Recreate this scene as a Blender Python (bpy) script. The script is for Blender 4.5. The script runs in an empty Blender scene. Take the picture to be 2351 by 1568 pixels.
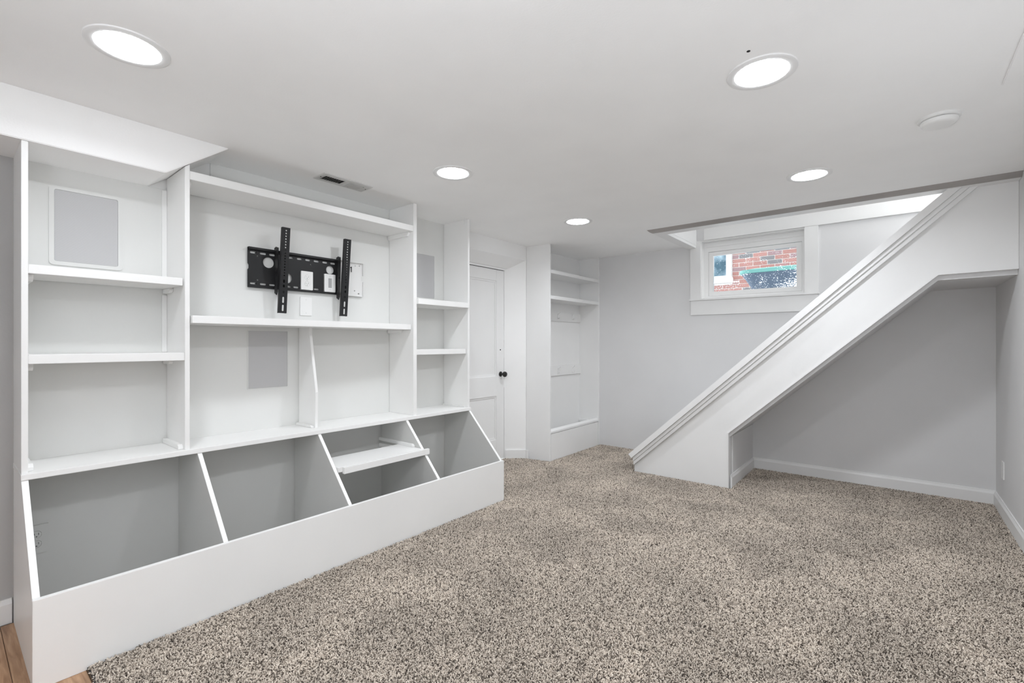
import bpy, bmesh, math, random
from mathutils import Vector, Matrix
random.seed(7)
sc = bpy.context.scene
col = sc.collection

# ---------------------------------------------------------------- camera, world, exposure
cam_d = bpy.data.cameras.new('camera')
cam = bpy.data.objects.new('camera', cam_d); col.objects.link(cam)
cam.location = (0, 0, 1.165)
cam.rotation_euler = (math.radians(90), 0, math.radians(39.1985))
cam_d.sensor_width = 36.0
cam_d.lens = 1077.61 / 2351 * 36.0
cam_d.shift_y = 4.67 / 2351
cam_d.clip_start = 0.02
sc.camera = cam

sc.view_settings.view_transform = 'Standard'
sc.view_settings.look = 'None'
sc.view_settings.gamma = 1.0
sc.view_settings.use_curve_mapping = False
sc.view_settings.exposure = 0.0
sc.cycles.max_bounces = 14
sc.cycles.diffuse_bounces = 10
sc.cycles.sample_clamp_indirect = 6.0

w = bpy.data.worlds.new('world'); sc.world = w; w.use_nodes = True
bg = w.node_tree.nodes['Background']
bg.inputs['Color'].default_value = (0.92, 0.96, 1.0, 1)
SKY = 3.0                 # bright overcast daylight outside
bg.inputs['Strength'].default_value = SKY
LENS = 36.0                # emission of the recessed ceiling lamps
LEFT_ROW, RIGHT_ROW = 4.6, 8.3   # power of each recessed lamp in the two rows (W)
FILL = 30.0              # unseen fill lamps added behind the camera, aimed at ceiling and rear wall (W)
STAIR_LIGHT = 7.5          # unseen light up in the stairwell, with an added lower one (W)

# ---------------------------------------------------------------- materials
MATS = {}
def new_mat(name):
    m = bpy.data.materials.new(name); m.use_nodes = True
    nt = m.node_tree; b = nt.nodes['Principled BSDF']
    MATS[name] = m
    return m, nt, b
def paint(name, rgb, rough=0.5, bump=0.05, scale=250.0, var=0.02, spec=0.3):
    m, nt, b = new_mat(name)
    b.inputs['Roughness'].default_value = rough
    b.inputs['Specular IOR Level'].default_value = spec
    tc = nt.nodes.new('ShaderNodeTexCoord')
    n = nt.nodes.new('ShaderNodeTexNoise'); n.inputs['Scale'].default_value = scale; n.inputs['Detail'].default_value = 3
    nt.links.new(tc.outputs['Object'], n.inputs['Vector'])
    n2 = nt.nodes.new('ShaderNodeTexNoise'); n2.inputs['Scale'].default_value = 2.3; n2.inputs['Detail'].default_value = 4
    nt.links.new(tc.outputs['Object'], n2.inputs['Vector'])
    r = nt.nodes.new('ShaderNodeValToRGB')
    r.color_ramp.elements[0].position = 0.3; r.color_ramp.elements[1].position = 0.7
    r.color_ramp.elements[0].color = tuple(c * (1 - var) for c in rgb) + (1,)
    r.color_ramp.elements[1].color = tuple(min(1, c * (1 + var)) for c in rgb) + (1,)
    nt.links.new(n2.outputs['Fac'], r.inputs['Fac'])
    nt.links.new(r.outputs['Color'], b.inputs['Base Color'])
    bp = nt.nodes.new('ShaderNodeBump'); bp.inputs['Strength'].default_value = bump; bp.inputs['Distance'].default_value = 0.002
    nt.links.new(n.outputs['Fac'], bp.inputs['Height'])
    nt.links.new(bp.outputs['Normal'], b.inputs['Normal'])
    return m
WHITE = paint('white_trim_paint', (0.82, 0.82, 0.815), 0.38, 0.04, 300)
CASEWHITE = paint('white_shelf_paint', (0.85, 0.85, 0.84), 0.35, 0.05, 180)
BACKPAINT = paint('shelf_back_paint', (0.745, 0.75, 0.735), 0.5, 0.05, 180)
BINGREY = paint('grey_bin_faces', (0.60, 0.60, 0.585), 0.5, 0.05, 180)  # greyer tone of the bin interiors; board edges stay white
WALLGREY = paint('grey_wall_paint', (0.73, 0.73, 0.733), 0.6, 0.12, 160)
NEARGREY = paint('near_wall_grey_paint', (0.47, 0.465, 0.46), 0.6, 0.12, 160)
WALLWHITE = paint('white_wall_paint', (0.88, 0.88, 0.875), 0.6, 0.12, 160)
CEIL = paint('ceiling_paint', (0.93, 0.93, 0.925), 0.8, 0.15, 140)
COVE_SHADE = paint('taupe_shaded_moulding', (0.36, 0.34, 0.325), 0.5, 0.05, 90, 0.12)  # shade on the front cove put into its colour; left return stays white
BLACK = paint('black_powder_coat', (0.018, 0.018, 0.019), 0.42, 0.1, 600)
KNOB = paint('dark_bronze', (0.022, 0.021, 0.02), 0.3, 0.02, 200)
PLATE = paint('white_plastic', (0.82, 0.82, 0.81), 0.3, 0.0, 100, 0.0)
DARK = paint('dark_slot', (0.03, 0.03, 0.03), 0.6, 0.0, 100, 0.0)
VENT = paint('vent_enamel', (0.66, 0.66, 0.65), 0.45, 0.0, 100, 0.01)
DUCT = paint('duct_black', (0.012, 0.012, 0.012), 0.8, 0.0, 100, 0.0)
BRISTLE = paint('grey_bristles', (0.42, 0.42, 0.42), 0.8, 0.2, 500, 0.1)
VINYL = paint('white_vinyl', (0.90, 0.90, 0.895), 0.3, 0.0, 100, 0.0)
MORTAR = paint('pale_mortar', (0.78, 0.74, 0.71), 0.9, 0.2, 80, 0.06)
GROUND = paint('old_snow', (0.85, 0.87, 0.9), 0.9, 0.3, 40, 0.1)
BINBLUE = paint('slate_blue_plastic', (0.15, 0.20, 0.275), 0.45, 0.1, 30, 0.2)
TEAL = paint('teal_plastic', (0.24, 0.56, 0.52), 0.4, 0.0, 30, 0.05)
ROOFWHITE = paint('house_window_white', (0.85, 0.87, 0.88), 0.4, 0.0, 30, 0.0)
SUBFLOOR = paint('carpet_backing', (0.10, 0.085, 0.075), 0.95, 0.0, 30, 0.05)

def emit(name, rgb, s):
    m, nt, b = new_mat(name)
    b.inputs['Base Color'].default_value = (0.9, 0.9, 0.9, 1)
    b.inputs['Emission Color'].default_value = rgb + (1,)
    b.inputs['Emission Strength'].default_value = s
    return m
LENSMAT = emit('glowing_lens', (0.955, 0.99, 1.04), LENS)

def grille_mat():
    m, nt, b = new_mat('perforated_grille')
    b.inputs['Roughness'].default_value = 0.6
    tc = nt.nodes.new('ShaderNodeTexCoord')
    v = nt.nodes.new('ShaderNodeTexVoronoi'); v.inputs['Scale'].default_value = 420; v.inputs['Randomness'].default_value = 0.0
    nt.links.new(tc.outputs['Object'], v.inputs['Vector'])
    r = nt.nodes.new('ShaderNodeValToRGB')
    r.color_ramp.elements[0].position = 0.28; r.color_ramp.elements[0].color = (0.17, 0.17, 0.175, 1)
    r.color_ramp.elements[1].position = 0.42; r.color_ramp.elements[1].color = (0.56, 0.56, 0.565, 1)
    nt.links.new(v.outputs['Distance'], r.inputs['Fac'])
    nt.links.new(r.outputs['Color'], b.inputs['Base Color'])
    return m
GRILLE = grille_mat()

def wood_mat():
    m, nt, b = new_mat('oak_boards')
    b.inputs['Roughness'].default_value = 0.4
    tc = nt.nodes.new('ShaderNodeTexCoord'); mp = nt.nodes.new('ShaderNodeMapping')
    mp.inputs['Scale'].default_value = (2.0, 22.0, 4.0)
    nt.links.new(tc.outputs['Object'], mp.inputs['Vector'])
    n = nt.nodes.new('ShaderNodeTexNoise'); n.inputs['Scale'].default_value = 3.0; n.inputs['Detail'].default_value = 8; n.inputs['Distortion'].default_value = 0.6
    nt.links.new(mp.outputs['Vector'], n.inputs['Vector'])
    oi = nt.nodes.new('ShaderNodeObjectInfo')
    r = nt.nodes.new('ShaderNodeValToRGB')
    r.color_ramp.elements[0].position = 0.3; r.color_ramp.elements[0].color = (0.25, 0.13, 0.065, 1)
    r.color_ramp.elements[1].position = 0.72; r.color_ramp.elements[1].color = (0.52, 0.33, 0.20, 1)
    nt.links.new(n.outputs['Fac'], r.inputs['Fac'])
    hsv = nt.nodes.new('ShaderNodeHueSaturation')
    mr = nt.nodes.new('ShaderNodeMapRange'); mr.inputs['To Min'].default_value = 0.8; mr.inputs['To Max'].default_value = 1.2
    nt.links.new(oi.outputs['Random'], mr.inputs['Value']); nt.links.new(mr.outputs['Result'], hsv.inputs['Value'])
    nt.links.new(r.outputs['Color'], hsv.inputs['Color']); nt.links.new(hsv.outputs['Color'], b.inputs['Base Color'])
    return m
WOOD = wood_mat()

def brick_mat():
    m, nt, b = new_mat('red_brick')
    b.inputs['Roughness'].default_value = 0.9
    oi = nt.nodes.new('ShaderNodeObjectInfo')
    r = nt.nodes.new('ShaderNodeValToRGB'); r.color_ramp.interpolation = 'CONSTANT'
    e = r.color_ramp.elements
    e[0].position = 0.0; e[0].color = (0.20, 0.195, 0.20, 1)
    e[1].position = 0.16; e[1].color = (0.375, 0.19, 0.165, 1)
    for p, c in ((0.45, (0.41, 0.215, 0.19, 1)), (0.7, (0.36, 0.20, 0.19, 1)), (0.88, (0.31, 0.205, 0.21, 1))):
        q = e.new(p); q.color = c
    nt.links.new(oi.outputs['Random'], r.inputs['Fac'])
    tc = nt.nodes.new('ShaderNodeTexCoord')
    n = nt.nodes.new('ShaderNodeTexNoise'); n.inputs['Scale'].default_value = 60; n.inputs['Detail'].default_value = 5
    nt.links.new(tc.outputs['Object'], n.inputs['Vector'])
    mx = nt.nodes.new('ShaderNodeMix'); mx.data_type = 'RGBA'; mx.blend_type = 'OVERLAY'
    mx.inputs[0].default_value = 0.15
    nt.links.new(r.outputs['Color'], mx.inputs[6]); nt.links.new(n.outputs['Color'], mx.inputs[7])
    nt.links.new(mx.outputs[2], b.inputs['Base Color'])
    return m
BRICK = brick_mat()

def pane_mat():
    # clear glass with a dried white speckle of dirt, heavier towards the lower right corner and the edges
    m, nt, b = new_mat('speckled_glass')
    out = nt.nodes['Material Output']
    tr = nt.nodes.new('ShaderNodeBsdfTransparent'); tr.inputs['Color'].default_value = (0.97, 0.99, 0.99, 1)
    gl = nt.nodes.new('ShaderNodeBsdfGlossy'); gl.inputs['Roughness'].default_value = 0.02
    fr = nt.nodes.new('ShaderNodeFresnel'); fr.inputs['IOR'].default_value = 1.3
    mix = nt.nodes.new('ShaderNodeMixShader')
    nt.links.new(fr.outputs['Fac'], mix.inputs['Fac']); nt.links.new(tr.outputs['BSDF'], mix.inputs[1]); nt.links.new(gl.outputs['BSDF'], mix.inputs[2])
    dirt = nt.nodes.new('ShaderNodeBsdfDiffuse'); dirt.inputs['Color'].default_value = (0.9, 0.93, 0.95, 1)
    tl = nt.nodes.new('ShaderNodeBsdfTranslucent'); tl.inputs['Color'].default_value = (0.95, 0.97, 1.0, 1)
    dm = nt.nodes.new('ShaderNodeAddShader')
    nt.links.new(dirt.outputs['BSDF'], dm.inputs[0]); nt.links.new(tl.outputs['BSDF'], dm.inputs[1])
    tc = nt.nodes.new('ShaderNodeTexCoord')
    sp = nt.nodes.new('ShaderNodeSeparateXYZ'); nt.links.new(tc.outputs['Generated'], sp.inputs['Vector'])
    n1 = nt.nodes.new('ShaderNodeTexNoise'); n1.inputs['Scale'].default_value = 95; n1.inputs['Detail'].default_value = 3
    n2 = nt.nodes.new('ShaderNodeTexNoise'); n2.inputs['Scale'].default_value = 9; n2.inputs['Detail'].default_value = 3
    nt.links.new(tc.outputs['Object'], n1.inputs['Vector']); nt.links.new(tc.outputs['Object'], n2.inputs['Vector'])
    def math_(op, a, b_=None):
        q = nt.nodes.new('ShaderNodeMath'); q.operation = op
        for i, v in enumerate((a, b_)):
            if v is None: continue
            if isinstance(v, (int, float)): q.inputs[i].default_value = v
            else: nt.links.new(v, q.inputs[i])
        return q.outputs[0]
    low = math_('SUBTRACT', 1.0, sp.outputs['Z'])                      # 1 at the bottom
    corner = math_('MULTIPLY', math_('POWER', low, 1.6), math_('ADD', 0.35, math_('POWER', sp.outputs['X'], 3.0)))
    s = math_('ADD', math_('MULTIPLY', n1.outputs['Fac'], 0.75), math_('MULTIPLY', n2.outputs['Fac'], 0.35))
    s = math_('ADD', s, math_('MULTIPLY', corner, 0.12))
    mr = nt.nodes.new('ShaderNodeMapRange'); mr.inputs['From Min'].default_value = 0.685; mr.inputs['From Max'].default_value = 0.74
    nt.links.new(s, mr.inputs['Value'])
    fin = nt.nodes.new('ShaderNodeMixShader')
    sc_ = math_('MULTIPLY', mr.outputs['Result'], 0.85)
    nt.links.new(sc_, fin.inputs['Fac']); nt.links.new(mix.outputs['Shader'], fin.inputs[1]); nt.links.new(dm.outputs['Shader'], fin.inputs[2])
    nt.links.new(fin.outputs['Shader'], out.inputs['Surface'])
    return m
PANE = pane_mat()
def housepane_mat():
    m, nt, b = new_mat('dark_house_glass')
    b.inputs['Roughness'].default_value = 0.08
    tc = nt.nodes.new('ShaderNodeTexCoord')
    n = nt.nodes.new('ShaderNodeTexNoise'); n.inputs['Scale'].default_value = 3.5; n.inputs['Detail'].default_value = 6
    nt.links.new(tc.outputs['Object'], n.inputs['Vector'])
    r = nt.nodes.new('ShaderNodeValToRGB')  # dark and light mottling paints a tree reflection into the glass
    r.color_ramp.elements[0].position = 0.42; r.color_ramp.elements[0].color = (0.05, 0.11, 0.15, 1)
    r.color_ramp.elements[1].position = 0.62; r.color_ramp.elements[1].color = (0.34, 0.45, 0.52, 1)
    nt.links.new(n.outputs['Fac'], r.inputs['Fac']); nt.links.new(r.outputs['Color'], b.inputs['Base Color'])
    return m
HOUSEPANE = housepane_mat()

def carpet_mat():
    m, nt, b = new_mat('carpet_yarn')
    b.inputs['Roughness'].default_value = 0.95; b.inputs['Specular IOR Level'].default_value = 0.05
    oi = nt.nodes.new('ShaderNodeObjectInfo')
    r = nt.nodes.new('ShaderNodeValToRGB'); e = r.color_ramp.elements
    e[0].position = 0.0; e[0].color = (0.085, 0.07, 0.06, 1)
    e[1].position = 1.0; e[1].color = (0.735, 0.665, 0.575, 1)
    for p, c in ((0.16, (0.205, 0.175, 0.145, 1)), (0.32, (0.43, 0.375, 0.315, 1)), (0.6, (0.605, 0.53, 0.46, 1))):
        q = e.new(p); q.color = c
    nt.links.new(oi.outputs['Random'], r.inputs['Fac'])
    # broad worn and brushed patches of the pile
    ge = nt.nodes.new('ShaderNodeNewGeometry')
    n = nt.nodes.new('ShaderNodeTexNoise'); n.inputs['Scale'].default_value = 2.4; n.inputs['Detail'].default_value = 4; n.inputs['Distortion'].default_value = 0.5
    nt.links.new(ge.outputs['Position'], n.inputs['Vector'])
    mr = nt.nodes.new('ShaderNodeMapRange')
    mr.inputs['From Min'].default_value = 0.36; mr.inputs['From Max'].default_value = 0.64
    mr.inputs['To Min'].default_value = 0.84; mr.inputs['To Max'].default_value = 1.10
    nt.links.new(n.outputs['Fac'], mr.inputs['Value'])
    hsv = nt.nodes.new('ShaderNodeHueSaturation')
    nt.links.new(mr.outputs['Result'], hsv.inputs['Value']); nt.links.new(r.outputs['Color'], hsv.inputs['Color'])
    nt.links.new(hsv.outputs['Color'], b.inputs['Base Color'])
    return m
CARPET = carpet_mat()

# ---------------------------------------------------------------- building helpers (all coordinates are world metres)
ORG = {}
def tag(o, label=None, cat=None, group=None, kind=None):
    if label: o['label'] = label
    if cat: o['category'] = cat
    if group: o['group'] = group
    if kind: o['kind'] = kind
    return o
def thing(name, loc, label, cat, group=None):
    o = bpy.data.objects.new(name, None); col.objects.link(o)
    o.location = loc; o.empty_display_size = 0.1
    ORG[o] = Vector(loc)
    return tag(o, label, cat, group)
def link(name, me, mat, parent=None):
    o = bpy.data.objects.new(name, me); col.objects.link(o)
    if mat and not me.materials: me.materials.append(mat)
    if parent:
        o.parent = parent; ORG[o] = ORG[parent]
    else:
        ORG[o] = Vector((0, 0, 0))
    return o
class MB:
    def __init__(s): s.bm = bmesh.new()
    def box(s, x0, x1, y0, y1, z0, z1):
        x0, x1 = sorted((x0, x1)); y0, y1 = sorted((y0, y1)); z0, z1 = sorted((z0, z1))
        v = [s.bm.verts.new(p) for p in ((x0,y0,z0),(x1,y0,z0),(x1,y1,z0),(x0,y1,z0),(x0,y0,z1),(x1,y0,z1),(x1,y1,z1),(x0,y1,z1))]
        for f in ((3,2,1,0),(4,5,6,7),(0,1,5,4),(1,2,6,5),(2,3,7,6),(3,0,4,7)): s.bm.faces.new([v[i] for i in f])
        return s
    def prism(s, poly, axis, a, b):
        """poly: 2D points; axis 'x' -> (y,z), 'y' -> (x,z), 'z' -> (x,y); extruded from a to b"""
        def P(p, t): return {'x': (t, p[0], p[1]), 'y': (p[0], t, p[1]), 'z': (p[0], p[1], t)}[axis]
        lo = [s.bm.verts.new(P(p, a)) for p in poly]; hi = [s.bm.verts.new(P(p, b)) for p in poly]
        s.bm.faces.new(lo); s.bm.faces.new(hi)
        n = len(poly)
        for i in range(n): s.bm.faces.new((lo[i], lo[(i+1) % n], hi[(i+1) % n], hi[i]))
        return s
    def cyl(s, c, r0, r1, axis, a, b, n=32, caps=True):
        """truncated cone around axis through c (two coordinates) from a (radius r0) to b (radius r1)"""
        def P(t, r, u): 
            q = (c[0] + r*math.cos(u), c[1] + r*math.sin(u))
            return {'x': (t, q[0], q[1]), 'y': (q[0], t, q[1]), 'z': (q[0], q[1], t)}[axis]
        A = [s.bm.verts.new(P(a, r0, 2*math.pi*i/n)) for i in range(n)]; B = [s.bm.verts.new(P(b, r1, 2*math.pi*i/n)) for i in range(n)]
        for i in range(n): s.bm.faces.new((A[i], A[(i+1) % n], B[(i+1) % n], B[i]))
        if caps: s.bm.faces.new(A); s.bm.faces.new(B)
        return s
    def lathe(s, c, axis, prof, n=32):
        """closed surface of revolution: prof = [(t, r), ...] along the axis"""
        def P(t, r, u):
            q = (c[0] + r*math.cos(u), c[1] + r*math.sin(u))
            return {'x': (t, q[0], q[1]), 'y': (q[0], t, q[1]), 'z': (q[0], q[1], t)}[axis]
        rings = [[s.bm.verts.new(P(t, max(r, 1e-4), 2*math.pi*i/n)) for i in range(n)] for t, r in prof]
        for R0, R1 in zip(rings, rings[1:]):
            for i in range(n): s.bm.faces.new((R0[i], R0[(i+1) % n], R1[(i+1) % n], R1[i]))
        s.bm.faces.new(rings[0]); s.bm.faces.new(rings[-1])
        return s
    def build(s, name, mat, parent=None, bevel=0.0, smooth=False, seg=2):
        bm = s.bm
        bmesh.ops.recalc_face_normals(bm, faces=bm.faces)
        if bevel:
            ed = [e for e in bm.edges if len(e.link_faces) == 2 and e.calc_face_angle(0) > 0.4]
            bmesh.ops.bevel(bm, geom=ed, offset=bevel, segments=seg, affect='EDGES', clamp_overlap=True)
        o0 = ORG[parent] if parent else Vector((0, 0, 0))
        if o0.length: bmesh.ops.translate(bm, verts=bm.verts, vec=-o0)
        me = bpy.data.meshes.new(name); bm.to_mesh(me); bm.free()
        if smooth:
            for p in me.polygons: p.use_smooth = True
            try: me.set_sharp_from_angle(angle=0.7)
            except Exception: pass
        return link(name, me, mat, parent)
def box(name, mat, parent, x0, x1, y0, y1, z0, z1, bevel=0.0015):
    return MB().box(x0, x1, y0, y1, z0, z1).build(name, mat, parent, bevel)
def copies(src, offsets, parent):
    """more parts alike, sharing the mesh of src"""
    for d in offsets:
        c = src.copy(); c.location = Vector(src.location) + Vector(d); col.objects.link(c); c.parent = parent; ORG[c] = ORG[parent]

def rrect(y0, y1, z0, z1, r, n=5):
    pts = []
    for cx, cy, a0 in ((y1-r, z1-r, 0), (y0+r, z1-r, 90), (y0+r, z0+r, 180), (y1-r, z0+r, 270)):
        for i in range(n+1):
            a = math.radians(a0 + 90*i/n); pts.append((cx + r*math.cos(a), cy + r*math.sin(a)))
    return pts
def circ(cy, cz, r, n=20): return [(cy + r*math.cos(2*math.pi*i/n), cz + r*math.sin(2*math.pi*i/n)) for i in range(n)]
def slot(y0, y1, z0, z1): return rrect(y0, y1, z0, z1, min(y1-y0, z1-z0)/2*0.98, 4)
def pierced(name, mat, parent, loops, thick, to_world, bevel=0.0):
    """a flat plate with holes: loops[0] is its outline, the others are holes; to_world maps (u, v, w) to world"""
    cu = bpy.data.curves.new('c', 'CURVE'); cu.dimensions = '2D'; cu.fill_mode = 'BOTH'; cu.extrude = thick/2
    for L in loops:
        sp = cu.splines.new('POLY'); sp.points.add(len(L)-1); sp.use_cyclic_u = True
        for p, q in zip(sp.points, L): p.co = (q[0], q[1], 0, 1)
    ob = bpy.data.objects.new('c', cu); col.objects.link(ob)
    dg = bpy.context.evaluated_depsgraph_get()
    me = bpy.data.meshes.new_from_object(ob.evaluated_get(dg), depsgraph=dg)
    bpy.data.objects.remove(ob); bpy.data.curves.remove(cu)
    o0 = ORG[parent] if parent else Vector((0, 0, 0))
    for v in me.vertices: v.co = Vector(to_world(v.co.x, v.co.y, v.co.z)) - o0
    bm = bmesh.new(); bm.from_mesh(me)
    bmesh.ops.remove_doubles(bm, verts=bm.verts, dist=1e-5)
    bmesh.ops.recalc_face_normals(bm, faces=bm.faces); bm.to_mesh(me); bm.free()
    me.name = name; me.materials.clear()
    for p in me.polygons: p.use_smooth = False
    return link(name, me, mat, parent)

H = 2.155      # ceiling height
XB = -2.92     # left wall plane
YB = 4.865     # back wall plane
XR = 0.57      # right wall plane

# ---------------------------------------------------------------- the room
f = MB().box(-3.3, 0.75, -2.4, 5.2, -0.14, -0.034).build('floor', SUBFLOOR)
tag(f, 'floor slab of the basement under the carpet and the oak boards', 'floor', kind='structure')
bd = MB().box(-2.90, -0.9, 0.257, 0.3435, -0.036, -0.02).build('floor_board', WOOD, f, 0.0012)
for k in range(1, 12):
    copies(bd, [(0.0 if k % 2 else 0.02, -0.088*k, 0)], f)

m = MB()
m.box(-3.2, XB, 0.215, 2.70, -0.13, 2.4)
m.box(-3.2, XB, 3.80, YB, -0.13, 2.4)
m.box(-3.2, XB, 2.70, 3.80, 2.012, 2.4)
m.prism([(XB, 3.80), (-3.085, 3.657), (-3.2, 3.657), (-3.2, 3.80)], 'z', -0.13, 2.012)
m.prism([(XB, 2.70), (-3.085, 2.843), (-3.2, 2.843), (-3.2, 2.70)], 'z', -0.13, 2.012)
m.prism([(XB, 2.012), (-3.055, 1.926), (-3.075, 1.922), (-3.075, 1.908), (-3.2, 1.908), (-3.2, 2.012)], 'y', 2.70, 3.80)
o = m.build('wall_left', WALLWHITE); tag(o, 'left wall behind the bookcase with the splayed door recess', 'wall', kind='structure')

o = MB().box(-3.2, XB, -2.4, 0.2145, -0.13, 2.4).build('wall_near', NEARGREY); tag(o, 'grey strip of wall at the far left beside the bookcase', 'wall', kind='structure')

m = MB()
WX0, WX1, WZ0, WZ1 = -1.512, -0.619, 1.60, 2.192
m.box(-3.2, WX0, YB, 5.12, -0.13, 5.0); m.box(WX1, 1.9, YB, 5.12, -0.13, 5.0)
m.box(WX0, WX1, YB, 5.12, -0.13, WZ0); m.box(WX0, WX1, YB, 5.12, WZ1, 5.0)
o = m.build('wall_back', WALLGREY); tag(o, 'grey back wall with the high basement window', 'wall', kind='structure')
o = MB().box(XR, 0.72, -2.4, YB, -0.13, 2.16).build('wall_right', WALLGREY); tag(o, 'grey wall at the right edge', 'wall', kind='structure')
o = MB().box(-3.2, 0.72, -2.55, -2.4, -0.13, 2.4).build('wall_rear', WALLWHITE); tag(o, 'wall behind the viewpoint', 'wall', kind='structure')

m = MB()
m.box(-3.2, 0.72, -2.5, 4.075, H, 2.30)
m.box(-3.2, -1.558, 4.075, YB, H, 2.30)
o = m.build('ceiling', CEIL); tag(o, 'white basement ceiling with the stair opening', 'ceiling', kind='structure')
# upper stairwell, seen as a bright sliver above the ceiling opening
m = MB()
m.box(-1.70, -1.558, 4.075, YB, 2.30, 5.0)
m.box(-1.70, 1.9, 3.95, 4.075, 2.30, 5.0)
m.box(1.75, 1.9, 4.075, YB, 2.2, 5.0)
m.box(0.72, 1.75, 4.075, YB, 2.2, 2.36)
m.box(-1.70, 1.9, 3.95, 5.0, 4.9, 5.05)
o = m.build('wall_stairwell', WALLWHITE); tag(o, 'white walls of the stairwell above the ceiling opening', 'wall', kind='structure')
# bulkhead over the left bays of the bookcase, with a sloped end
o = MB().prism([(-2.39, 1.957), (0.672, 1.957), (0.94, H), (-2.39, H)], 'x', XB, -2.62).build('soffit_left', CEIL, None, 0.003)
tag(o, 'boxed white soffit with a slanted end over the left bookcase bays', 'soffit', kind='structure')
o = MB().box(0.316, XR, -2.4, 2.564, H-0.010, H).build('soffit_right', CEIL, None, 0.002)
tag(o, 'shallow raised panel of ceiling at the upper right edge', 'soffit', kind='structure')

# baseboards
def bb_profile(d, h): return [(0, 0), (d, 0), (d, h*0.80), (d*0.55, h*0.93), (d*0.45, h), (0, h)]
bh = 0.096
def bb_y(x, sgn, y0, y1, z0=-0.02, h=bh):   # runs along y on the plane x
    return MB().prism([(x + sgn*a, z0 + b) for a, b in bb_profile(0.014, h - z0)], 'y', y0, y1)
def bb_x(y, sgn, x0, x1, z0=-0.02, h=bh):
    return MB().prism([(y + sgn*a, z0 + b) for a, b in bb_profile(0.014, h - z0)], 'x', x0, x1)
o = bb_x(YB, -1, -1.037, XR-0.0005).build('baseboard_back', WHITE); tag(o, 'white baseboard along the back wall under the stairs', 'baseboard', kind='structure')
o = bb_y(XR, -1, -2.39, YB-0.015).build('baseboard_right', WHITE); tag(o, 'white baseboard along the right wall', 'baseboard', kind='structure')
o = bb_y(XB, 1, -2.39, 0.203, -0.02, 0.082).build('baseboard_left', WHITE); tag(o, 'white baseboard on the left wall beside the bookcase', 'baseboard', kind='structure')
# short baseboard wrapping the splayed jamb by the door
bmj = MB()
p0, p1, p2 = Vector((-3.075, 3.666)), Vector((XB, 3.80)), Vector((-2.885, 3.806))
d = (p1-p0).normalized(); nrm = Vector((d.y, -d.x))*0.012
d2 = (p2-p1).normalized(); nrm2 = Vector((d2.y, -d2.x))*0.012
a = [p0+nrm, p1+(nrm+nrm2)/2, p2+nrm2]
bmj.prism([tuple(q) for q in (p0, a[0], a[1], p1)], 'z', -0.02, 0.082)
bmj.prism([tuple(q) for q in (p1, a[1], a[2], p2)], 'z', -0.02, 0.082)
o = bmj.build('baseboard_jamb', WHITE, None, 0.002); tag(o, 'short white baseboard on the door jamb', 'baseboard', kind='structure')

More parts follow.
